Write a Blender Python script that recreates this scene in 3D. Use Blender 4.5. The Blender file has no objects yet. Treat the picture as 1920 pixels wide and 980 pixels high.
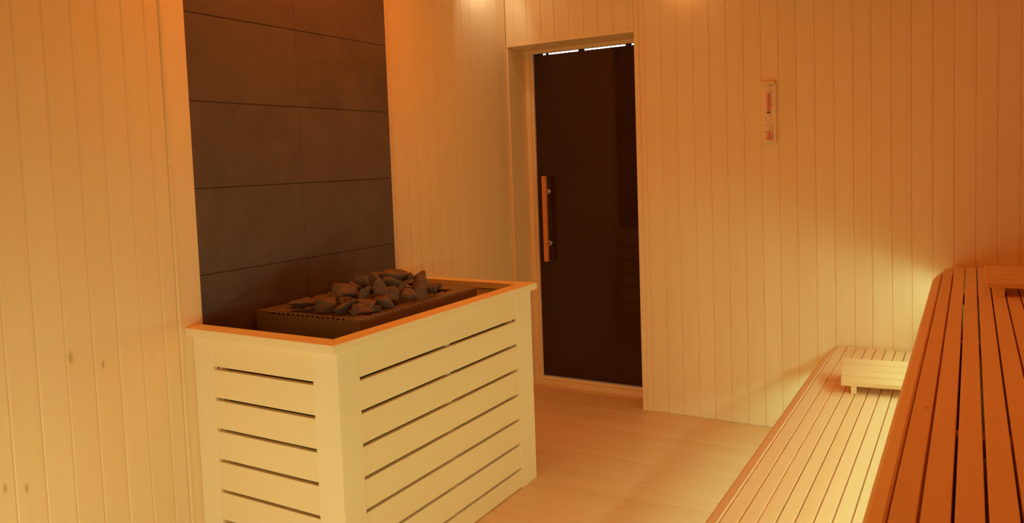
import bpy, bmesh, math, random
from mathutils import Vector, Matrix
C = bpy.context.scene.collection
scene = bpy.context.scene

# ------------------------------------------------------------ camera
YAW, PITCH, ROLL = 0.53198, -0.06540, -0.03513
cam_d = bpy.data.cameras.new('camera')
cam = bpy.data.objects.new('camera', cam_d); C.objects.link(cam)
F = Vector((-math.sin(YAW)*math.cos(PITCH), math.cos(YAW)*math.cos(PITCH), math.sin(PITCH)))
RT = Vector((math.cos(YAW), math.sin(YAW), 0)); UP = RT.cross(F)
R2 = math.cos(ROLL)*RT + math.sin(ROLL)*UP
U2 = -math.sin(ROLL)*RT + math.cos(ROLL)*UP
M = Matrix((R2, U2, -F)).transposed().to_4x4()
M.translation = Vector((2.2519, -3.8246, 1.3429))
cam.matrix_world = M
cam_d.sensor_width = 36; cam_d.lens = 1447.2/1920*36
cam_d.shift_x = (960-971.71)/1920; cam_d.shift_y = (400.17-490)/1920
cam_d.clip_start = 0.02
scene.camera = cam

# ------------------------------------------------------------ world, exposure, lights
w = bpy.data.worlds.new('world'); scene.world = w; w.use_nodes = True
w.node_tree.nodes['Background'].inputs[0].default_value = (0.9, 0.5, 0.25, 1)
w.node_tree.nodes['Background'].inputs[1].default_value = 0.0
scene.view_settings.view_transform = 'Standard'
scene.view_settings.look = 'None'
scene.view_settings.gamma = 1
scene.view_settings.use_curve_mapping = False
scene.view_settings.exposure = 0.0
scene.cycles.max_bounces = 14
scene.cycles.diffuse_bounces = 12
scene.cycles.sample_clamp_indirect = 6

LED_COL = (0.38, 1.0, 0.69)       # greenish yellow strip under the benches
REAR_FILL_COL = (0.84, 1.0, 0.65)
CORNER_COL = (1.0, 1.0, 0.80)
AMBER = (1.0, 0.19, 0.012)        # amber of the added ceiling fill
def area(name, loc, rot, sx, sy, power, col):
    l = bpy.data.lights.new(name, 'AREA'); l.shape = 'RECTANGLE'; l.size = sx; l.size_y = sy
    l.energy = power; l.color = col
    o = bpy.data.objects.new(name, l); C.objects.link(o); o.location = loc; o.rotation_euler = rot
    return o
def lamp(name, loc, power, col, r=0.04, spot=None):
    l = bpy.data.lights.new(name, 'SPOT' if spot else 'POINT'); l.energy = power; l.color = col
    l.shadow_soft_size = r
    if spot: l.spot_size = math.radians(spot[0]); l.spot_blend = spot[1]
    o = bpy.data.objects.new(name, l); C.objects.link(o); o.location = loc
    if spot and len(spot) > 2: o.rotation_euler = spot[2]
    return o
PI = math.pi
# strip under the upper bench, tilted down and out towards the lower bench
area('led_or_fill_light', (2.185, -2.45, 0.766), (0, math.radians(22), 0), 0.03, 4.7, 3.8, LED_COL)
area('led_or_fill_light', (2.170, -2.45, 0.766), (0, math.radians(78), 0), 0.03, 4.7, 6.2, (0.54, 1.0, 0.66))
# strip under the lower bench front, washing the floor
area('led_or_fill_light', (1.80, -2.45, 0.385), (0, math.radians(48), 0), 0.03, 4.7, 16, LED_COL)
# strip added low behind the viewer, no bench there, to brighten the stove front
area('led_or_fill_light', (0.9, -3.75, 0.33), (math.radians(62), 0, 0), 1.5, 0.03, 8.6, REAR_FILL_COL)
# shaded lamps high up by the walls
lamp('corner_lamp_light', (0.10, -0.30, 2.36), 1.35, CORNER_COL, 0.025, (128, 0.32, Vector((-.79, .316, -.527)).to_track_quat('-Z', 'Y').to_euler()))
lamp('corner_lamp_light', (0.10, -0.30, 2.36), 0.40, (1.0, .72, .42), 0.03)
lamp('wall_lamp_light', (1.03, -0.07, 2.25), 0.5, (1.0, .50, .22), 0.02)
# unseen amber fills added below the ceiling: mid-room and over the benches
area('ceiling_fill', (0.6, -1.6, 2.405), (0, 0, 0), 1.0, 1.0, 10.8, AMBER)
area('ceiling_fill', (2.7, -2.0, 2.405), (0, 0, 0), 0.5, 3.0, 7.8, (1.0, .095, .012))

# ------------------------------------------------------------ materials
def nodes(name):
    m = bpy.data.materials.new(name); m.use_nodes = True
    nt = m.node_tree; b = nt.nodes['Principled BSDF']
    return m, nt, b
def mixcol(nt, fac, a, b, mode='MIX'):
    n = nt.nodes.new('ShaderNodeMix'); n.data_type = 'RGBA'; n.blend_type = mode
    for i, v in ((0, fac), (6, a), (7, b)):
        if isinstance(v, (int, float)): n.inputs[i].default_value = v
        elif isinstance(v, tuple): n.inputs[i].default_value = v
        else: nt.links.new(v, n.inputs[i])
    return n.outputs[2]
def mapr(nt, v, a, b, c, d):
    n = nt.nodes.new('ShaderNodeMapRange'); nt.links.new(v, n.inputs[0])
    for i, x in enumerate((a, b, c, d)): n.inputs[i+1].default_value = x
    return n.outputs[0]
def wood(name, axis, light=(0.93, 0.75, 0.47), dark=(0.88, 0.67, 0.38), rough=0.5, knots=(), grain=1.0, spec=0.25):
    m, nt, b = nodes(name); L = nt.links
    tc = nt.nodes.new('ShaderNodeTexCoord')
    at = nt.nodes.new('ShaderNodeAttribute'); at.attribute_name = 'tint'
    sep = nt.nodes.new('ShaderNodeSeparateColor'); L.new(at.outputs['Color'], sep.inputs[0])
    # shift the grain per board
    off = nt.nodes.new('ShaderNodeVectorMath'); off.operation = 'MULTIPLY_ADD'
    L.new(at.outputs['Color'], off.inputs[0]); off.inputs[1].default_value = (7, 5, 9)
    L.new(tc.outputs['Object'], off.inputs[2])
    mp = nt.nodes.new('ShaderNodeMapping'); L.new(off.outputs[0], mp.inputs[0])
    s = [26, 26, 26]; s['xyz'.index(axis)] = 0.9; mp.inputs['Scale'].default_value = s
    n1 = nt.nodes.new('ShaderNodeTexNoise'); n1.inputs['Scale'].default_value = 1.6; n1.inputs['Detail'].default_value = 4
    n1.inputs['Roughness'].default_value = 0.55; n1.inputs['Distortion'].default_value = 0.6
    L.new(mp.outputs[0], n1.inputs['Vector'])
    mp2 = nt.nodes.new('ShaderNodeMapping'); L.new(off.outputs[0], mp2.inputs[0])
    s = [5, 5, 5]; s['xyz'.index(axis)] = 0.7; mp2.inputs['Scale'].default_value = s
    n2 = nt.nodes.new('ShaderNodeTexNoise'); n2.inputs['Scale'].default_value = 1.2; n2.inputs['Detail'].default_value = 2
    L.new(mp2.outputs[0], n2.inputs['Vector'])
    g = mapr(nt, n1.outputs[0], 0.3, 0.72, 0, 1); g2 = mapr(nt, n2.outputs[0], 0.35, 0.65, 0, 1)
    mul = nt.nodes.new('ShaderNodeMath'); mul.operation = 'MULTIPLY'; mul.inputs[1].default_value = 0.42*grain; L.new(g, mul.inputs[0])
    a1 = nt.nodes.new('ShaderNodeMath'); a1.operation = 'MULTIPLY_ADD'; a1.inputs[1].default_value = 0.28*grain
    L.new(g2, a1.inputs[0]); L.new(mul.outputs[0], a1.inputs[2])
    a2 = nt.nodes.new('ShaderNodeMath'); a2.operation = 'MULTIPLY_ADD'; a2.inputs[1].default_value = 0.45
    L.new(sep.outputs[0], a2.inputs[0]); L.new(a1.outputs[0], a2.inputs[2])
    col = mixcol(nt, a2.outputs[0], light+(1,), dark+(1,))
    for (kx, ky, kz, kr) in knots:
        sb = nt.nodes.new('ShaderNodeVectorMath'); sb.operation = 'SUBTRACT'
        L.new(tc.outputs['Object'], sb.inputs[0]); sb.inputs[1].default_value = (kx, ky, kz)
        sc = nt.nodes.new('ShaderNodeVectorMath'); sc.operation = 'MULTIPLY'
        v = [1, 1, 1]; v['xyz'.index(axis)] = 0.4; sc.inputs[1].default_value = v; L.new(sb.outputs[0], sc.inputs[0])
        ln = nt.nodes.new('ShaderNodeVectorMath'); ln.operation = 'LENGTH'; L.new(sc.outputs[0], ln.inputs[0])
        f = mapr(nt, ln.outputs['Value'], kr*0.3, kr*0.8, 0.5, 0)
        col = mixcol(nt, f, col, (0.45, 0.20, 0.06, 1))
    L.new(col, b.inputs['Base Color'])
    b.inputs['Roughness'].default_value = rough
    b.inputs['Specular IOR Level'].default_value = spec
    bp = nt.nodes.new('ShaderNodeBump'); bp.inputs['Strength'].default_value = 0.08; bp.inputs['Distance'].default_value = 0.002
    L.new(n1.outputs[0], bp.inputs['Height']); L.new(bp.outputs[0], b.inputs['Normal'])
    return m
WZ = wood('pale_wood_upright', 'z', knots=((0, -2.586, .826, .012), (0, -2.492, .782, .008), (0, -2.731, .493, .009), (0, -2.785, .514, .009)))
WX = wood('pale_wood_across', 'x')
WY = wood('pale_wood_lengthways', 'y', knots=((2.177, -2.122, .829, .0045),))
WBENCH = wood('bench_wood', 'y', light=(0.91, 0.70, 0.42), dark=(0.86, 0.61, 0.33), knots=((2.177, -2.122, .829, .0065),))
WREST = wood('headrest_wood', 'x', light=(0.88, 0.65, 0.37), dark=(0.82, 0.56, 0.29))
WFLOOR = wood('floor_wood', 'x', light=(0.86, 0.60, 0.33), dark=(0.78, 0.50, 0.25), rough=0.42, spec=0.35)
WBOX = wood('enclosure_wood_y', 'y', light=(0.95, 0.81, 0.53), dark=(0.92, 0.76, 0.46), grain=0.8)
WBOXX = wood('enclosure_wood_x', 'x', light=(0.95, 0.81, 0.53), dark=(0.92, 0.76, 0.46), grain=0.8)
WBOXZ = wood('enclosure_wood_z', 'z', light=(0.95, 0.83, 0.58), dark=(0.92, 0.78, 0.50), grain=0.8)
WHAND = wood('handle_wood', 'z', light=(0.80, 0.33, 0.10), dark=(0.66, 0.24, 0.06), rough=0.4)

def simple(name, col, rough=0.5, metal=0.0, spec=0.5, noise=0.0, scale=20.0):
    m, nt, b = nodes(name)
    b.inputs['Roughness'].default_value = rough; b.inputs['Metallic'].default_value = metal
    b.inputs['Specular IOR Level'].default_value = spec
    tc = nt.nodes.new('ShaderNodeTexCoord'); n = nt.nodes.new('ShaderNodeTexNoise')
    n.inputs['Scale'].default_value = scale; n.inputs['Detail'].default_value = 5
    nt.links.new(tc.outputs['Object'], n.inputs['Vector'])
    f = mapr(nt, n.outputs[0], 0.3, 0.7, 0, 1)
    lo = tuple(c*(1-noise) for c in col)+(1,); hi = tuple(min(1, c*(1+noise)) for c in col)+(1,)
    nt.links.new(mixcol(nt, f, lo, hi), b.inputs['Base Color'])
    return m
STEEL = simple('brushed_steel', (0.78, 0.78, 0.76), 0.22, 1.0)
HEAT = simple('dark_heater_steel', (0.42, 0.29, 0.22), 0.36, 0.5, noise=0.06, scale=3)
HEATG = simple('heater_grille_steel', (0.40, 0.29, 0.23), 0.4, 0.5, noise=0.08, scale=8)
SHADE_DARK = simple('painted_shade', (0.035, 0.022, 0.016), 0.8)  # near black, put in for shade inside the box and the stone well
BLACK = simple('black_cavity', (0.02, 0.012, 0.008), 0.9)
HALL = simple('hall_plaster', (0.42, 0.36, 0.33), 0.8, noise=0.05, scale=3)
HALLD = simple('hall_dark', (0.05, 0.04, 0.04), 0.6)
SAND = simple('red_sand', (0.82, 0.13, 0.10), 0.8, noise=0.15, scale=400)
INK = simple('burnt_mark', (0.17, 0.07, 0.025), 0.8)

def tile_mat():
    m, nt, b = nodes('dark_stone_tile'); L = nt.links
    tc = nt.nodes.new('ShaderNodeTexCoord')
    n = nt.nodes.new('ShaderNodeTexNoise'); n.inputs['Scale'].default_value = 5; n.inputs['Detail'].default_value = 8; n.inputs['Roughness'].default_value = .65
    L.new(tc.outputs['Object'], n.inputs['Vector'])
    n2 = nt.nodes.new('ShaderNodeTexNoise'); n2.inputs['Scale'].default_value = 90; n2.inputs['Detail'].default_value = 4
    L.new(tc.outputs['Object'], n2.inputs['Vector'])
    c = mixcol(nt, mapr(nt, n.outputs[0], .3, .7, 0, 1), (0.088, 0.058, 0.046, 1), (0.185, 0.132, 0.108, 1))
    c = mixcol(nt, mapr(nt, n2.outputs[0], .3, .7, 0, .35), c, (0.07, 0.05, 0.042, 1))
    at = nt.nodes.new('ShaderNodeAttribute'); at.attribute_name = 'tint'
    c = mixcol(nt, at.outputs['Fac'], c, (0.14, 0.10, 0.085, 1))
    L.new(c, b.inputs['Base Color']); b.inputs['Roughness'].default_value = 0.55; b.inputs['Specular IOR Level'].default_value = 0.3
    bp = nt.nodes.new('ShaderNodeBump'); bp.inputs['Strength'].default_value = .25; bp.inputs['Distance'].default_value = .002
    L.new(n2.outputs[0], bp.inputs['Height']); L.new(bp.outputs[0], b.inputs['Normal'])
    return m
TILE = tile_mat()
GROUT = simple('tile_grout', (0.035, 0.024, 0.02), 0.9)
def stone_mat():
    m, nt, b = nodes('sauna_stone'); L = nt.links
    tc = nt.nodes.new('ShaderNodeTexCoord')
    n = nt.nodes.new('ShaderNodeTexNoise'); n.inputs['Scale'].default_value = 28; n.inputs['Detail'].default_value = 8
    L.new(tc.outputs['Object'], n.inputs['Vector'])
    n2 = nt.nodes.new('ShaderNodeTexNoise'); n2.inputs['Scale'].default_value = 160; n2.inputs['Detail'].default_value = 4
    L.new(tc.outputs['Object'], n2.inputs['Vector'])
    oi = nt.nodes.new('ShaderNodeObjectInfo')
    c = mixcol(nt, mapr(nt, n.outputs[0], .35, .65, 0, 1), (0.13, 0.08, 0.058, 1), (0.24, 0.155, 0.11, 1))
    c = mixcol(nt, mapr(nt, oi.outputs['Random'], 0, 1, 0, .55), c, (0.15, 0.115, 0.08, 1))
    L.new(c, b.inputs['Base Color']); b.inputs['Roughness'].default_value = 0.75; b.inputs['Specular IOR Level'].default_value = .3
    bp = nt.nodes.new('ShaderNodeBump'); bp.inputs['Strength'].default_value = .6; bp.inputs['Distance'].default_value = .004
    L.new(n2.outputs[0], bp.inputs['Height']); L.new(bp.outputs[0], b.inputs['Normal'])
    return m
STONE = stone_mat()
def glass_mat():
    m = bpy.data.materials.new('bronze_tinted_glass'); m.use_nodes = True; nt = m.node_tree; nt.nodes.clear()
    out = nt.nodes.new('ShaderNodeOutputMaterial')
    tr = nt.nodes.new('ShaderNodeBsdfTransparent'); tr.inputs[0].default_value = (0.16, 0.085, 0.05, 1)
    gl = nt.nodes.new('ShaderNodeBsdfGlossy'); gl.inputs[0].default_value = (0.9, 0.8, 0.7, 1); gl.inputs['Roughness'].default_value = 0.06
    df = nt.nodes.new('ShaderNodeBsdfDiffuse'); df.inputs[0].default_value = (0.085, 0.036, 0.016, 1)
    fr = nt.nodes.new('ShaderNodeFresnel'); fr.inputs[0].default_value = 1.45
    m1 = nt.nodes.new('ShaderNodeMixShader'); m1.inputs[0].default_value = 0.5
    nt.links.new(tr.outputs[0], m1.inputs[1]); nt.links.new(df.outputs[0], m1.inputs[2])
    m2 = nt.nodes.new('ShaderNodeMixShader'); nt.links.new(fr.outputs[0], m2.inputs[0])
    nt.links.new(m1.outputs[0], m2.inputs[1]); nt.links.new(gl.outputs[0], m2.inputs[2])
    nt.links.new(m2.outputs[0], out.inputs[0])
    return m
GLASS = glass_mat()
def clear_glass():
    m, nt, b = nodes('clear_tube_glass')
    b.inputs['Base Color'].default_value = (1, .97, .9, 1); b.inputs['Roughness'].default_value = .05
    b.inputs['Alpha'].default_value = 0.22
    return m
TUBE = clear_glass()
def emit(name, col, s):
    m, nt, b = nodes(name); b.inputs['Base Color'].default_value = col+(1,)
    b.inputs['Emission Color'].default_value = col+(1,); b.inputs['Emission Strength'].default_value = s
    return m
LEDM = emit('led_diffuser', (1, .95, .62), 1.0)
SLIT_GLOW = emit('slit_glow', (0.86, 0.90, 1.0), 9.0)
LAMPM = emit('lamp_glass', (1, .85, .6), 4.0)

# ------------------------------------------------------------ mesh helpers
rnd = random.Random(5)
class MB:
    """collects quads with one random tint per board"""
    def __init__(s): s.v = []; s.f = []; s.t = []; s.smooth = False
    def add(s, vs, fs, tint=None):
        if tint is None: tint = (rnd.random(), rnd.random(), rnd.random())
        o = len(s.v); s.v += [tuple(v) for v in vs]
        for f in fs: s.f.append(tuple(i+o for i in f)); s.t.append(tint)
    def box(s, a, b, tint=None):
        (x0, y0, z0), (x1, y1, z1) = a, b
        vs = [(x0,y0,z0),(x1,y0,z0),(x1,y1,z0),(x0,y1,z0),(x0,y0,z1),(x1,y0,z1),(x1,y1,z1),(x0,y1,z1)]
        s.add(vs, [(0,3,2,1),(4,5,6,7),(0,1,5,4),(1,2,6,5),(2,3,7,6),(3,0,4,7)], tint)
    def cyl(s, a, b, r, n=20, r2=None, tint=None):
        a = Vector(a); b = Vector(b); d = (b-a).normalized(); r2 = r if r2 is None else r2
        u = d.orthogonal().normalized(); w_ = d.cross(u); vs = []
        for k in range(n):
            t = 2*PI*k/n; e = math.cos(t)*u+math.sin(t)*w_
            vs += [a+e*r, b+e*r2]
        fs = [(2*k, 2*((k+1) % n), 2*((k+1) % n)+1, 2*k+1) for k in range(n)]
        fs += [tuple(2*k for k in reversed(range(n))), tuple(2*k+1 for k in range(n))]
        s.add(vs, fs, tint)
    def lathe(s, base, prof, n=24, tint=None):
        vs = []; fs = []
        for (r, z) in prof:
            for k in range(n):
                t = 2*PI*k/n; vs.append((base[0]+r*math.cos(t), base[1]+r*math.sin(t), base[2]+z))
        for i in range(len(prof)-1):
            for k in range(n):
                a = i*n+k; b = i*n+(k+1) % n; fs.append((a, b, b+n, a+n))
        s.add(vs, fs, tint)
    def build(s, name, mat, parent=None, bevel=0.0, origin=None, seg=2, smooth=False):
        me = bpy.data.meshes.new(name); me.from_pydata(s.v, [], s.f); me.update()
        ca = me.color_attributes.new('tint', 'FLOAT_COLOR', 'CORNER')
        for p, t in zip(me.polygons, s.t):
            for li in p.loop_indices: ca.data[li].color = (t[0], t[1], t[2], 1)
            if smooth: p.use_smooth = True
        o = bpy.data.objects.new(name, me); C.objects.link(o)
        me.materials.append(mat)
        if origin is not None:
            me.transform(Matrix.Translation(-Vector(origin))); o.location = origin
        if parent is not None:
            o.parent = parent; o.location = Vector(o.location) - parent_loc(parent)
        if bevel:
            md = o.modifiers.new('bevel', 'BEVEL'); md.width = bevel; md.segments = seg; md.limit_method = 'ANGLE'
            md.angle_limit = math.radians(40); md.harden_normals = False
        return o
def parent_loc(p):
    v = Vector((0, 0, 0))
    while p is not None: v += Vector(p.location); p = p.parent
    return v
def empty(name, loc):
    o = bpy.data.objects.new(name, None); C.objects.link(o); o.location = loc; o.empty_display_size = 0.1
    return o
def tag(o, label=None, cat=None, group=None, kind=None):
    if label: o['label'] = label
    if cat: o['category'] = cat
    if group: o['group'] = group
    if kind: o['kind'] = kind
    return o
def boards(mb, grooves, l0, l1, frame, g=0.0028, d=0.004, thick=0.02):
    """boards side by side along u with V grooves at the given positions; frame(u, l, h) -> point"""
    for a, b in zip(grooves[:-1], grooves[1:]):
        prof = [(a, -d), (a+g, 0), (b-g, 0), (b, -d), (b, -thick), (a, -thick)]
        vs = [frame(u, l0, h) for u, h in prof] + [frame(u, l1, h) for u, h in prof]
        n = len(prof); fs = [(k, (k+1) % n, (k+1) % n+n, k+n) for k in range(n)]
        fs += [tuple(reversed(range(n))), tuple(range(n, 2*n))]
        mb.add(vs, fs)

ZC = 2.42    # ceiling height
XR, YB = 3.10, -5.0
# ------------------------------------------------------------ setting
# floor planks run across the room
m = MB(); gy = [-1.035+0.0872*k for k in range(-46, 12)]
gy = [y for y in gy if YB-.05 < y < -0.05] + [0.0]
boards(m, gy, -0.043, XR, lambda u, l, h: (l, u, h), g=0.0024, d=0.0045, thick=0.03)
boards(m, [0.0, 0.06, 0.147, 0.24], -0.043, 0.80, lambda u, l, h: (l, u, h), g=0.0024, d=0.0045, thick=0.03)
tag(m.build('floor', WFLOOR), 'pale orange wooden plank floor running across the room', kind='structure')

# back wall (door wall), boards upright; opening x 0..0.735, z<2.0
GX = [-0.043, .011, .1, .188, .271, .361, .45, .534, .62, .707, .792, .88, .962, 1.047, 1.129, 1.212, 1.296, 1.379, 1.460, 1.541, 1.624,
      1.706, 1.788, 1.863, 1.945, 2.025, 2.107, 2.189, 2.270, 2.349, 2.430, 2.511, 2.592, 2.673, 2.754, 2.835, 2.916, 2.997, XR]
OX0, OX1, OZ = -0.030, 0.735, 2.0
m = MB()
fr = lambda u, l, h: (u, -h, l)
boards(m, [g for g in GX if g <= .707]+[OX1], OZ+0.014, ZC, fr)
boards(m, [.762]+[g for g in GX if g >= .792], 0, ZC, fr)
m.box((OX1, 0.004, 0), (.762, .02, ZC)); m.box((OX1+.02, .02, 0), (XR, 0.24, ZC)); m.box((-.3, .02, OZ+.02), (OX1+.02, 0.24, ZC))
m.box((-.3, 0.0, 0), (OX0-.015, 0.24, OZ+.02))
tag(m.build('wall_back', WZ), 'pale tongue and groove wall around the door', kind='structure')
# trims of the opening
m = MB(); m.box((OX0-.012, -0.006, OZ), (OX1+.002, .235, OZ+.016)); tag(m.build('trim_1', WX, bevel=.002), 'lining board over the door recess', kind='structure')
m = MB(); m.box((OX1, -0.003, 0), (.7625, .02, ZC-.001)); m.box((OX1, .02, 0), (OX1+.019, .235, OZ)); tag(m.build('trim_2', WZ, bevel=.003), 'upright corner board right of the door recess', kind='structure')
m = MB(); m.box((OX0-.014, 0.0, 0), (OX0, .235, OZ)); tag(m.build('trim_3', WZ, bevel=.002), 'upright lining board on the left of the door recess', kind='structure')

# left wall: near part proud, tiles, then far part set back
m = MB(); fl = lambda u, l, h: (h, u, l)
gl = [-2.678-.0802*k for k in range(28, 0, -1)] + [-2.678, -2.598, -2.517, -2.439, -2.360, -2.283, -2.230]
boards(m, gl, 0, ZC, fl, g=.0042, d=.0033)
m.box((-.24, YB, 0), (-.02, -2.12, ZC))
ff = lambda u, l, h: (-.043+h, u, l)
gf = [-1.12, -1.040, -.937, -.860, -.774, -.693, -.610, -.527, -.446, -.364, -.279, -.195, -.107, -.015, 0.0]
boards(m, gf, 0, ZC, ff, g=.0018, d=.0055)
m.box((-.24, -1.12, 0), (-.063, 0.0, ZC)); m.box((-.24, -2.139, 0), (-.03, -1.11, ZC))
tag(m.build('wall_left', WZ), 'pale tongue and groove wall left and right of the stove tiles', kind='structure')
m = MB(); m.box((-.02, -2.230, 0), (0.0035, -2.139, ZC-.001)); m.box((-.02, -2.228, 0), (0.006, -2.219, ZC-.001), tint=(0, 0, 0))
tag(m.build('trim_4', WZ, bevel=.0018), 'flat upright corner board between the wall boards and the tiles', kind='structure')
# tiles
m = MB(); TZ = [1.8834-.2946*k for k in range(-2, 7)]; TY = [-2.139, -1.6473, -1.111]
g = .0014
for k in range(len(TZ)-1):
    z1, z0 = min(TZ[k], ZC-.001), max(TZ[k+1], 0.001)
    if z1 <= z0: continue
    for a, b in zip(TY[:-1], TY[1:]):
        m.box((-.012, a+(.0005 if a != TY[0] else 0), z0+g), (0.0, b-(.0005 if b != TY[-1] else 0), z1-g))
tw = m.build('wall_stove', TILE, bevel=.0008)
tag(tw, 'large dark brown stone tiles on the wall behind the stove', kind='structure')
m = MB(); m.box((-.03, -2.139, 0), (-.002, -1.1115, ZC-.002)); m.build('grout', GROUT, tw)

m = MB(); m.box((XR, YB, 0), (XR+.1, .24, ZC)); boards(m, [YB+.083*k for k in range(61)], 0, ZC, lambda u, l, h: (XR-h, u, l)) ; tag(m.build('wall_right', WZ), 'wooden wall behind the benches', kind='structure')
m = MB(); boards(m, [-.043+.083*k for k in range(38)]+[XR], 0, ZC, lambda u, l, h: (u, YB+h, l)); m.box((-.043, YB-.1, 0), (XR, YB-.02, ZC)); tag(m.build('wall_front', WZ), 'wooden wall behind the viewer', kind='structure')
m = MB(); boards(m, [-.043+.085*k for k in range(37)]+[XR], YB, 0, lambda u, l, h: (u, l, ZC-h)); m.box((-.1, YB, ZC+.02), (XR, 0.24, ZC+.1)); tag(m.build('ceiling', WY), 'wooden board ceiling', kind='structure')

# ------------------------------------------------------------ hall beyond the door
for nm, bs in (('wall_hall', [((-1.6, 1.6, 0), (1.9, 1.7, 2.6))]), ('wall_hall_left', [((-1.7, .2405, 0), (-1.6, 1.7, 2.6))]), ('wall_hall_right', [((1.9, .2405, 0), (2.0, 1.7, 2.6))]),
               ('ceiling_hall', [((-1.7, .2405, 2.6), (2.0, 1.7, 2.7))]), ('wall_hall_near', [((-1.6, .2405, 2.0), (1.9, .26, 2.6)), ((-1.6, .2405, 0), (-.06, .26, 2.0)), ((.78, .2405, 0), (1.9, .26, 2.0))])):
    m = MB()
    for a, b in bs: m.box(a, b)
    tag(m.build(nm, HALL), 'plain hall surface beyond the dark door glass', kind='structure')
m = MB(); m.box((-1.6, .2405, -.03), (1.9, 1.6, 0.0)); tag(m.build('floor_hall', HALLD), 'dark hall floor beyond the door', kind='structure')
hl = empty('slit_glow', (-.35, 1.56, 2.165))  # glowing box added out in the hall to whiten the slit over the glass
m = MB(); m.box((-1.25, 1.572, 2.165), (.55, 1.599, 2.34)); m.build('housing', STEEL, hl, bevel=.003)
m = MB(); m.box((-1.23, 1.545, 2.178), (.53, 1.5715, 2.33)); m.build('diffuser', SLIT_GLOW, hl, bevel=.003)
tag(hl, 'cool white glowing box added in the hall to make the bright slit above the door glass', 'light helper')

# ------------------------------------------------------------ door
D0, D1, DZ0, DZ1 = OX0, OX1, 0.0, OZ
door = empty('door_1', (0.35, .21, 0)); tag(door, 'narrow dark tinted glass sauna door in a wooden frame', kind='structure')
m = MB(); FY = .192
m.box((D0, FY, 0), (D0+.03, .236, DZ1-.001)); m.box((D0+.03, FY+.013, .03), (D0+.044, .236, DZ1-.02))
m.box((D1-.03, FY, 0), (D1-.0005, .236, DZ1-.001)); m.box((D1-.044, FY+.013, .03), (D1-.03, .236, DZ1-.02))
m.build('door_frame', WZ, door, bevel=.002)
m = MB(); m.box((D0+.03, FY, DZ1-.022), (D1-.03, .236, DZ1-.001)); m.build('head_frame', WX, door, bevel=.0015)
m = MB(); m.box((D0+.03, FY-.004, 0), (D1-.03, .238, .034)); m.box((D0+.03, .206, .034), (D1-.03, .238, .05)); m.build('threshold', WX, door, bevel=.003)
m = MB(); m.box((0.0165, .217, 0.0555), (.70, .225, 1.9695)); m.build('glass_panel', GLASS, door)
# small pads between glass and frame, breaking the slit of light
m = MB()
for a, b in ((.02, .075), (.10, .112), (.31, .345), (.60, .632)): m.box((a, .214, 1.9695), (b, .228, 1.9785))
m.build('seal', BLACK, door)
h = MB(); h.box((.078, .148, .757), (.104, .17, 1.2605)); hb = h.build('handle', WHAND, door, bevel=.004); hb['label'] = 'reddish wooden pull bar'
for z in (.861, 1.168):
    h = MB(); h.cyl((.091, .17, z), (.091, .204, z), .0085, 24); h.cyl((.091, .204, z), (.091, .2168, z), .0155, 28); h.cyl((.091,.17,z),(.091,.176,z),.013,24)
    o = h.build('standoff', STEEL, hb, bevel=.0012); o['label'] = 'polished steel standoff'

# ------------------------------------------------------------ stove enclosure
BX, BY0, BY1, BZ = .6522, -2.1826, -1.028, .8085
enc = empty('stove_enclosure', (.33, -1.6, 0)); tag(enc, 'pale slatted wooden box enclosing the sauna heater against the tiled wall', 'enclosure')
S0, SP, GAP, TH = .704, .1037, .0105, .018
zs = [S0-k*SP for k in range(7)]
def slat_levels():
    e = [BZ-.002] + [v for z in zs for v in (z+GAP/2, z-GAP/2)] + [0.004]
    return [(e[i+1], e[i]) for i in range(0, len(e), 2)]
# front panel (faces the viewer), side panel (faces the benches), far panel
m = MB()
for a, b in slat_levels(): m.box((.03, BY0+.003, a), (BX-.03, BY0+.003+TH, b))
m.build('front_panel', WBOXX, enc, bevel=.0015)
m = MB()
for a, b in slat_levels(): m.box((BX-.003-TH, BY0+.03, a), (BX-.003, BY1-.03, b))
m.build('side_panel', WBOX, enc, bevel=.0015)
m = MB()
for a, b in slat_levels(): m.box((.0, BY1-.003-TH, a), (BX-.03, BY1-.003, b))
m.build('far_panel', WBOXX, enc, bevel=.0015)
def post(boxes):
    m = MB()
    for a, b in boxes: m.box(a, b)
    m.build('corner_post', WBOXZ, enc, bevel=.0016)
post([((.0045, BY0, 0), (.0992, BY0+TH, BZ))])
post([((.5515, BY0, 0), (BX, BY0+TH, BZ)), ((BX-TH, BY0+TH, 0), (BX, -2.0879, BZ))])
post([((BX-TH, -1.1479, 0), (BX, BY1, BZ)), ((.56, BY1-TH, 0), (BX-TH, BY1, BZ))])
# inner battens behind the slats
for a, b in (((.100, BY0+TH+.004, .02), (.115, BY0+TH+.03, BZ-.01)), ((BX-TH-.03, -1.17, .02), (BX-TH-.004, -1.150, BZ-.01)), ((BX-TH-.03, -1.62, .02), (BX-TH-.004, -1.59, BZ-.01))):
    m = MB(); m.box(a, b); m.build('batten', WBOXZ, enc, bevel=.001)
m = MB(); m.box((.03, BY0+.055, .05), (BX-.055, BY0+.060, .775)); m.build('shade_liner', SHADE_DARK, enc)  # dark sheets added behind both slatted sides, standing in for shade in the slots
m = MB(); m.box((BX-.060, BY0+.062, .05), (BX-.055, BY1-.06, .775)); m.build('shade_liner', SHADE_DARK, enc)
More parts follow.
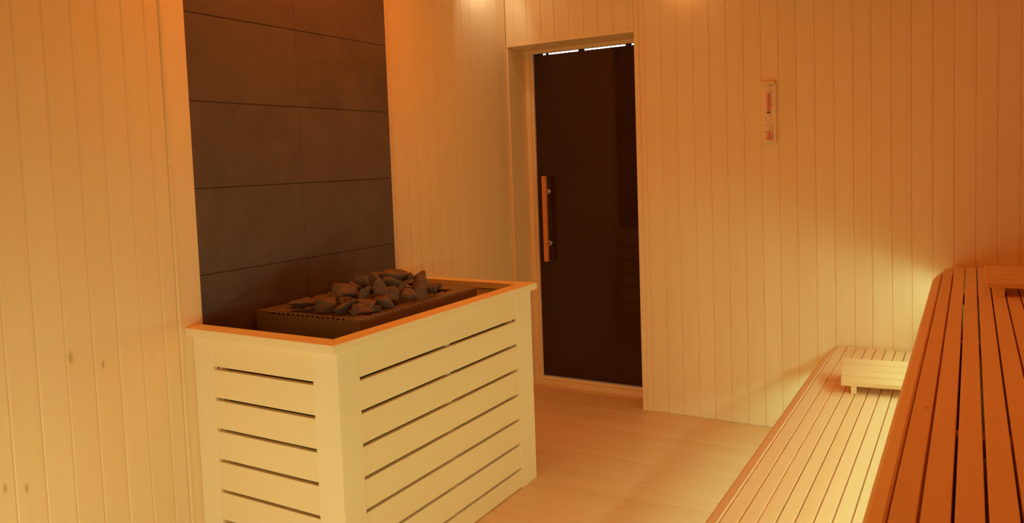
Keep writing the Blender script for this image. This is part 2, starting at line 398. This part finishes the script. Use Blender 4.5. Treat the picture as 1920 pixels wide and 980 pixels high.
# top rim with mitred corners
RX, RY0, RY1, RW, RZ0, RZ1 = .6678, -2.2092, -.9966, .0659, .8086, .8361
def rimboard(a, b, c, d, mat):
    m = MB(); vs = [(p[0], p[1], RZ0) for p in (a, b, c, d)]+[(p[0], p[1], RZ1) for p in (a, b, c, d)]
    m.add(vs, [(0,3,2,1),(4,5,6,7),(0,1,5,4),(1,2,6,5),(2,3,7,6),(3,0,4,7)], tint=(.3, .2, .5))
    m.build('top_rim', mat, enc, bevel=.0022, seg=3)
rimboard((.0035, RY0), (RX, RY0), (RX-RW, RY0+RW), (.0035, RY0+RW), WBOXX)
rimboard((RX, RY0), (RX, RY1), (RX-RW, RY1-RW), (RX-RW, RY0+RW), WBOX)
rimboard((RX, RY1), (-.042, RY1), (-.042, RY1-RW+.02), (RX-RW, RY1-RW), WBOXX)

# ------------------------------------------------------------ heater
HX0, HX1, HY0, HY1, HZ = .030, .522, -1.935, -1.238, .846
htr = empty('sauna_heater', (.275, -1.59, 0)); tag(htr, 'dark steel electric sauna heater with ribbed top inside the wooden box', 'heater')
IX0, IX1, IY0, IY1 = .092, .462, -1.865, -1.315
m = MB()
t = .003; zb = .16
for a, b in (((HX0, HY0, zb), (HX1, HY0+t, HZ-.006)), ((HX0, HY1-t, zb), (HX1, HY1, HZ-.006)), ((HX0, HY0+t, zb), (HX0+t, HY1-t, HZ-.006)), ((HX1-t, HY0+t, zb), (HX1, HY1-t, HZ-.006)), ((HX0+t, HY0+t, zb), (HX1-t, HY1-t, zb+t))): m.box(a, b)
m.build('casing', HEAT, htr, bevel=.001)
m = MB()   # stone well
for a, b in (((IX0, IY0, .55), (IX1, IY0+t, HZ-.007)), ((IX0, IY1-t, .55), (IX1, IY1, HZ-.007)), ((IX0, IY0+t, .55), (IX0+t, IY1-t, HZ-.007)), ((IX1-t, IY0+t, .55), (IX1, IY1-t, HZ-.007)), ((IX0+t, IY0+t, .55), (IX1-t, IY1-t, .56))): m.box(a, b)
o = m.build('stone_well', SHADE_DARK, htr); o['label'] = 'stone well, coloured dark in place of shade'  # well coloured near black in place of shade between the stones
m = MB(); q = .0135; rp = .0235   # ribs of the top, across each side
zt, z0 = HZ, HZ-.006
y = HY0+.012
while y+q < HY1-.008:
    m.box((IX1+.001, y, z0), (HX1, y+q, zt)); m.box((HX0, y, z0), (IX0-.001, y+q, zt)); y += rp
x = IX0
while x+q < IX1+.002:
    m.box((x, HY0, z0), (x+q, IY0-.001, zt)); m.box((x, IY1+.001, z0), (x+q, HY1, zt)); x += rp
for a, b in (((IX0-.003, IY0-.003), (IX1+.003, IY0)), ((IX0-.003, IY1), (IX1+.003, IY1+.003)), ((IX0-.003, IY0), (IX0, IY1)), ((IX1, IY0), (IX1+.003, IY1))): m.box((a[0], a[1], z0), (b[0], b[1], zt))
m.box((HX0+.001, HY0+.001, z0-.003), (HX1-.001, IY0-.002, z0-.0005)); m.box((HX0+.001, IY1+.002, z0-.003), (HX1-.001, HY1-.001, z0-.0005)); m.box((HX0+.001, IY0-.002, z0-.003), (IX0-.002, IY1+.002, z0-.0005)); m.box((IX1+.002, IY0-.002, z0-.003), (HX1-.001, IY1+.002, z0-.0005))
m.box((HX0, HY0, z0), (HX1, HY0+.0025, zt)); m.box((HX0, HY0, z0), (HX0+.0025, HY1, zt)); m.box((HX0, HY1-.0025, z0), (HX1, HY1, zt)); 
m.build('grille', HEATG, htr, bevel=.0007)
for x in (HX0+.04, HX1-.04):
    for y in (HY0+.05, HY1-.05):
        m = MB(); m.box((x-.018, y-.018, 0), (x+.018, y+.018, zb)); m.build('leg', HEAT, htr, bevel=.002)

# stones ------------------------------------------------------
def stone(name, c, dims, seed, tilt=0.0, yaw=0.53, parts=13):
    r = random.Random(seed); bm = bmesh.new()
    n = 0
    while n < parts:
        v = Vector([r.uniform(-1, 1) for _ in range(3)])
        if 0.35 < v.length < 1.15:
            k = max(abs(v.x), abs(v.y), abs(v.z)); v = v.normalized()*(0.55*1.0+0.45*v.length/k)*r.uniform(.86, 1.04)
            bm.verts.new((v.x*dims[0]/2, v.y*dims[1]/2, v.z*dims[2]/2)); n += 1
    bmesh.ops.convex_hull(bm, input=bm.verts)
    for v in [v for v in bm.verts if not v.link_faces]: bm.verts.remove(v)
    bmesh.ops.dissolve_limit(bm, angle_limit=math.radians(14), verts=bm.verts, edges=bm.edges)
    me = bpy.data.meshes.new(name)
    # normalise to the wanted size
    for ax in range(3):
        lo = min(v.co[ax] for v in bm.verts); hi = max(v.co[ax] for v in bm.verts)
        for v in bm.verts: v.co[ax] = (v.co[ax]-(lo+hi)/2)/(hi-lo)*dims[ax]
    bmesh.ops.bevel(bm, geom=bm.edges[:], offset=min(dims)*.045, segments=1, affect='EDGES')
    rot = Matrix.Rotation(yaw, 3, 'Z') @ Matrix.Rotation(-tilt, 3, 'Y')
    for v in bm.verts: v.co = rot @ v.co
    bmesh.ops.recalc_face_normals(bm, faces=bm.faces)
    bm.to_mesh(me); bm.free(); me.materials.append(STONE)
    o = bpy.data.objects.new(name, me); C.objects.link(o); o.location = c
    return o
R_ = math.radians
ST = [  # x y z, width height, tilt (deg), label
 (.217,-1.884,.871, .078,.034, 6, 'flat wedge stone lying over the front left of the heap'),
 (.327,-1.882,.873, .074,.048, 0, 'big blocky flat-faced stone at the front of the heap'),
 (.268,-1.852,.886, .062,.022, 14, 'dark thin stone behind the blocky front stone, by the left rim'),
 (.315,-1.838,.898, .024,.030, 60, 'small upright chip left of the big rounded block'),
 (.350,-1.813,.909, .082,.050, -6, 'big broad stone on the left shoulder of the heap'),
 (.383,-1.857,.883, .038,.032, 10, 'small dark stone tucked right of the blocky front stone'),
 (.412,-1.877,.869, .068,.036, 36, 'pointed slab leaning up to the right near the front corner'),
 (.363,-1.770,.925, .044,.014, -38, 'thin sliver sloping down to the right below the left peak stone'),
 (.362,-1.736,.932, .050,.044, 25, 'triangular stone at the left peak of the heap'),
 (.384,-1.697,.936, .044,.040, -25, 'angular stone right of the triangular left peak stone'),
 (.418,-1.789,.900, .064,.047, 12, 'light faced domed stone in the middle of the heap'),
 (.435,-1.723,.907, .050,.066, 35, 'tall tilted stone right of the domed middle stone'),
 (.448,-1.824,.877, .076,.022, -8, 'long flat slab lying under the domed middle stone'),
 (.464,-1.850,.863, .064,.026, -16, 'low slab sloping down just over the front right rim'),
 (.452,-1.884,.856, .028,.020, 20, 'tiny pointed stone at the front right corner of the well'),
 (.474,-1.744,.871, .068,.038, -16, 'half sunk stone along the right rim, below the tall tilted stone'),
 (.361,-1.640,.948, .045,.022, 8, 'small pale stone at the top left end of the crest'),
 (.392,-1.590,.942, .086,.030, -5, 'large flat dark slab on the very top of the heap'),
 (.419,-1.545,.926, .042,.032, 10, 'small rounded stone right of the top slab'),
 (.426,-1.643,.920, .076,.038, -14, 'broad ridged stone just under the top slab'),
 (.449,-1.616,.902, .056,.028, 18, 'narrow stone rising right, below the ridged stone'),
 (.461,-1.687,.889, .042,.042, 5, 'small cube-like stone in the dark gap of the right side'),
 (.474,-1.625,.872, .060,.046, 30, 'triangular stone standing on the right rim'),
 (.419,-1.475,.921, .052,.028, 14, 'dark pointed stone at the right end of the crest'),
 (.458,-1.529,.898, .064,.054, 20, 'largest rounded stone of the right shoulder'),
 (.474,-1.546,.868, .058,.044, -10, 'wide stone under the right shoulder, touching the rim'),
 (.468,-1.474,.872, .052,.028, 6, 'low rough stone right of the shoulder stones'),
 (.462,-1.425,.874, .038,.026, -10, 'small stone farthest right on the heap'),
 (.264,-1.890,.858, .040,.016, 0, 'thin chip under the blocky front stone'),
 (.476,-1.808,.856, .048,.018, 12, 'small flake against the right rim'),
 (.405,-1.853,.888, .030,.024, 0, 'little dark stone at the top of the leaning slab'),
]
for i, (x, y, z, wd, ht, tl, lab) in enumerate(ST):
    x -= .008; y += .004
    o = stone('sauna_stone', (x, y, z), (wd*1.2, max(.026, wd*.8), ht*1.28), 100+i*7, R_(tl), .53+rnd.uniform(-.15, .15))
    tag(o, lab, 'stone', 'dark stones heaped on the sauna heater')
# stones lower in the heap and on its hidden left side
k = 0
r3 = random.Random(11)
for iy in range(8):
    for ix in range(5):
        x = IX0+.045+ix*(IX1-IX0-.09)/4 + r3.uniform(-.008, .008)
        y = IY0+.04+iy*(IY1-IY0-.08)/7 + r3.uniform(-.008, .008)
        o = stone('sauna_stone', (x, y, .812+r3.uniform(-.006, .008)), (.070, .066, .052), 900+k, R_(r3.uniform(-20, 20)), r3.uniform(0, 3)); k += 1
        tag(o, 'dark stone low in the heater well, mostly buried by the stones above it', 'stone', 'dark stones filling the heater well')
for (x, y, z) in ((.17, -1.76, .866), (.25, -1.76, .884), (.18, -1.67, .872), (.26, -1.65, .906), (.19, -1.57, .876), (.27, -1.56, .912), (.21, -1.47, .866), (.29, -1.46, .892), (.345, -1.54, .915), (.31, -1.70, .912), (.36, -1.42, .878), (.33, -1.36, .858)):
    o = stone('sauna_stone', (x, y, z), (.075, .062, .046), 1500+k, R_(r3.uniform(-20, 20)), r3.uniform(0, 3)); k += 1
    tag(o, 'dark stone in the hidden middle of the heap, behind its right-hand face', 'stone', 'dark stones behind the heap face')

# ------------------------------------------------------------ benches
def curve(x0, x1, ys, p=2.2):
    """front edge that swings back to the wall over the last ys metres"""
    return lambda y: x0 if y < -ys else x0+(x1-x0)*((y+ys)/ys)**p
def slats(mb, edges, xo, z, th, y0, y1, gap):
    ys = [y0] + [y1-.40+.40*k/24 for k in range(25)]
    for a, b in edges:
        a2, b2 = a+gap/2, b-gap/2
        st = [(y, max(a2, xo(y)), b2) for y in ys]
        st = [s_ for s_ in st if s_[1] < s_[2]-.001]
        vs = []; fs = []
        for (y, l, r) in st: vs += [(l, y, z-th), (r, y, z-th), (r, y, z), (l, y, z)]
        n = len(st)
        for i in range(n-1):
            for j in range(4): fs.append((4*i+j, 4*i+(j+1) % 4, 4*i+4+(j+1) % 4, 4*i+4+j))
        fs += [(0, 3, 2, 1), (4*n-4, 4*n-3, 4*n-2, 4*n-1)]
        mb.add(vs, fs)
def nosing(mb, xo, xin, z, th, y0, y1, drop):
    ys = [y0] + [y1-.40+.40*k/32 for k in range(33)]
    rows = []
    for y in ys:
        x = xo(y); wd = xin-x
        if wd < .003: continue
        k = min(1, wd/.04)
        rows.append([(x+.004*k, y, z-th), (x, y, z-th+.01), (x, y, z-drop-.012), (x+.0015*k, y, z-drop-.006), (x+.005*k, y, z-drop-.002), (x+.011*k, y, z-drop*.8), (xin-.006*k, y, z-.001), (xin-.0015, y, z-.0035), (xin-.0015, y, z-th)])
    n = len(rows[0]); vs = [v for r in rows for v in r]; fs = []
    for i in range(len(rows)-1):
        for j in range(n): fs.append((i*n+j, i*n+(j+1) % n, (i+1)*n+(j+1) % n, (i+1)*n+j))
    fs += [tuple(reversed(range(n))), tuple(range((len(rows)-1)*n, len(rows)*n))]
    mb.add(vs, fs, tint=(.35, .3, .6))
Y0, Y1 = YB+.06, -.004
# lower bench
LZ = .437
lb = empty('lower_bench', (1.95, -2.5, 0)); tag(lb, 'lower slatted wooden bench with rounded front edge along the right side', 'bench')
xo = curve(1.670, 1.7135, .26)
m = MB(); nosing(m, xo, 1.7135, LZ, .045, Y0, Y1, .015); m.build('front_edge', WBENCH, lb)
m = MB(); e = [1.7135, 1.7565]+[1.7565+.0406*k for k in range(1, 12)]
slats(m, list(zip(e[:-1], e[1:])), xo, LZ, .024, Y0, Y1, .0042); m.build('seat', WBENCH, lb, bevel=.0012)
XRL = e[-1]
m = MB()
for y in (-4.6, -3.8, -3.0, -2.2, -1.4, -.6): m.box((1.72, y, LZ-.07), (XRL, y+.04, LZ-.0245))
m.box((1.715, Y0, LZ-.085), (1.74, Y1-.06, LZ-.0455)); m.build('support_frame', WX, lb, bevel=.002)
for y in (-4.58, -3.0, -1.4, -.58):
    m = MB(); m.box((1.86, y, 0), (1.90, y+.04, LZ-.07)); m.build('leg', WZ, lb, bevel=.002)
m = MB(); m.box((1.79, -4.8, .392), (1.815, -.12, .402)); m.build('led_strip', LEDM, lb)
# upper bench
UZ = .829
ub = empty('upper_bench', (2.6, -2.5, 0)); tag(ub, 'upper slatted wooden bench with rounded front edge, higher of the two at right', 'bench')
xu = curve(2.118, 2.1875, .37, 1.9)
m = MB(); nosing(m, xu, 2.1505, UZ, .045, Y0, Y1, .008); m.build('front_edge', WBENCH, ub)
m = MB(); e = [2.1505, 2.1891]+[2.1891+.0417*k for k in range(1, 22)]
slats(m, list(zip(e[:-1], e[1:])), xu, UZ, .024, Y0, Y1, .0048); m.build('seat', WBENCH, ub, bevel=.0012)
m = MB()
for y in (-4.6, -3.8, -3.0, -2.2, -1.4, -.6): m.box((2.224, y, UZ-.06), (XR-.03, y+.04, UZ-.0245))
m.box((2.152, Y0, UZ-.052), (2.197, Y1-.1, UZ-.0245)); m.build('support_frame', WX, ub, bevel=.001)  # front rail put under the seat gap to hide the strip's light
m = MB(); boards(m, [Y0+.0815*k for k in range(61)], 0.0, UZ-.0245, lambda u, l, h: (2.206-h, u, l), thick=.016); m.build('light_block_riser', WZ, ub)  # unseen panel added to keep strip light out of the bench cavity
m = MB(); m.box((2.175, -4.8, UZ-.058), (2.20, -.12, UZ-.0522)); m.build('led_strip', LEDM, ub)
for y in (-4.58, -3.0, -1.4, -.58):
    m = MB(); m.box((2.9, y, 0), (2.94, y+.04, UZ-.06)); m.build('leg', WZ, ub, bevel=.002)

# headrests ----------------------------------------------------
def headrest(loc, rz, wid, label):
    r = empty('headrest', (0, 0, 0))
    dep, zf, zb, th = .262, .046, .072, .016
    sl = (zb-zf)/dep
    m = MB(); n = 4; p = dep/n
    for k in range(n):
        a, b = k*p+.0024, (k+1)*p-.0024
        za, zb_ = zf+sl*a, zf+sl*b
        vs = [(0, a, za-th), (wid, a, za-th), (wid, b, zb_-th), (0, b, zb_-th), (0, a, za), (wid, a, za), (wid, b, zb_), (0, b, zb_)]
        m.add(vs, [(0,3,2,1),(4,5,6,7),(0,1,5,4),(1,2,6,5),(2,3,7,6),(3,0,4,7)])
    m.build('slatted_top', WREST, r, bevel=.0015)
    for x in (.034, wid-.054):
        m = MB(); f0, f1 = .006, dep-.01
        prof = [(f0, 0), (f1, 0), (f1, zf+sl*f1-th-.0003), (f0, zf+sl*f0-th-.0003)]
        vs = [(x, a, b) for a, b in prof]+[(x+.02, a, b) for a, b in prof]
        m.add(vs, [(0,1,2,3),(7,6,5,4),(0,4,5,1),(1,5,6,2),(2,6,7,3),(3,7,4,0)])
        m.build('foot', WY, r, bevel=.002)
    r.location = loc; r.rotation_euler = (0, 0, rz)
    tag(r, label, 'headrest', 'slatted wooden headrests on the benches')
headrest((1.832, -.772, LZ+.0002), R_(7.2), .355, 'small slatted headrest on the lower bench near the door wall')
headrest((2.2985, -.748, UZ+.0002), R_(1.2), .38, 'small slatted headrest on the upper bench, cut by the right edge')

# ------------------------------------------------------------ sand timer on the wall
tx0, tx1, tz0, tz1 = 1.380, 1.4505, 1.394, 1.691
tm = empty('sand_timer', (1.415, -.012, tz0)); tag(tm, 'narrow wooden sand timer with red sand hanging on the back wall', 'sand timer')
m = MB(); m.box((tx0, -.012, tz0), (tx1, 0.0, tz1)); m.build('backplate', WZ, tm, bevel=.002)
for a, b in (((tx0+.008, -.030, tz1-.016), (tx1-.004, -.012, tz1-.006)), ((tx0+.018, -.030, tz0+.006), (tx1-.018, -.012, tz0+.016))):
    m = MB(); m.box(a, b); m.build('holder', WX, tm, bevel=.0015)
tc_ = (1.4165, -.022, 0)
prof = [(.0, 1.409), (.0065, 1.413), (.0080, 1.425), (.0080, 1.515), (.0055, 1.532), (.0018, 1.541), (.0055, 1.550), (.0080, 1.567), (.0080, 1.660), (.0065, 1.670), (0, 1.674)]
m = MB(); m.lathe(tc_, prof); tube = m.build('glass_tube', TUBE, tm, smooth=True)
for pr in ([(0, 1.5475), (.0045, 1.552), (.0071, 1.567), (.0071, 1.630), (0, 1.631)], [(0, 1.4105), (.0058, 1.414), (.0071, 1.425), (.0071, 1.447), (0, 1.455)]):
    m = MB(); m.lathe(tc_, pr); o = m.build('sand', SAND, tube, smooth=True); o['label'] = 'red sand'
m = MB(); m.cyl((1.4165, -.022, 1.5385), (1.4165, -.022, 1.5435), .0085, 20); m.build('collar', INK, tm)
marks = [((1.397, -.0128, z), (1.4065, -.0119, z+.0025)) for z in (1.512, 1.481, 1.449)]
marks += [((1.4275, -.0128, z), (1.434, -.0119, z+.003)) for z in (1.668, 1.637, 1.604, 1.573)]
marks += [((1.4335, -.0128, 1.4295), (1.4352, -.0119, 1.492)), ((1.4325, -.0128, 1.423), (1.4365, -.0119, 1.429))]
for a, b in marks:
    m = MB(); m.box(a, b); m.build('scale_mark', INK, tm)
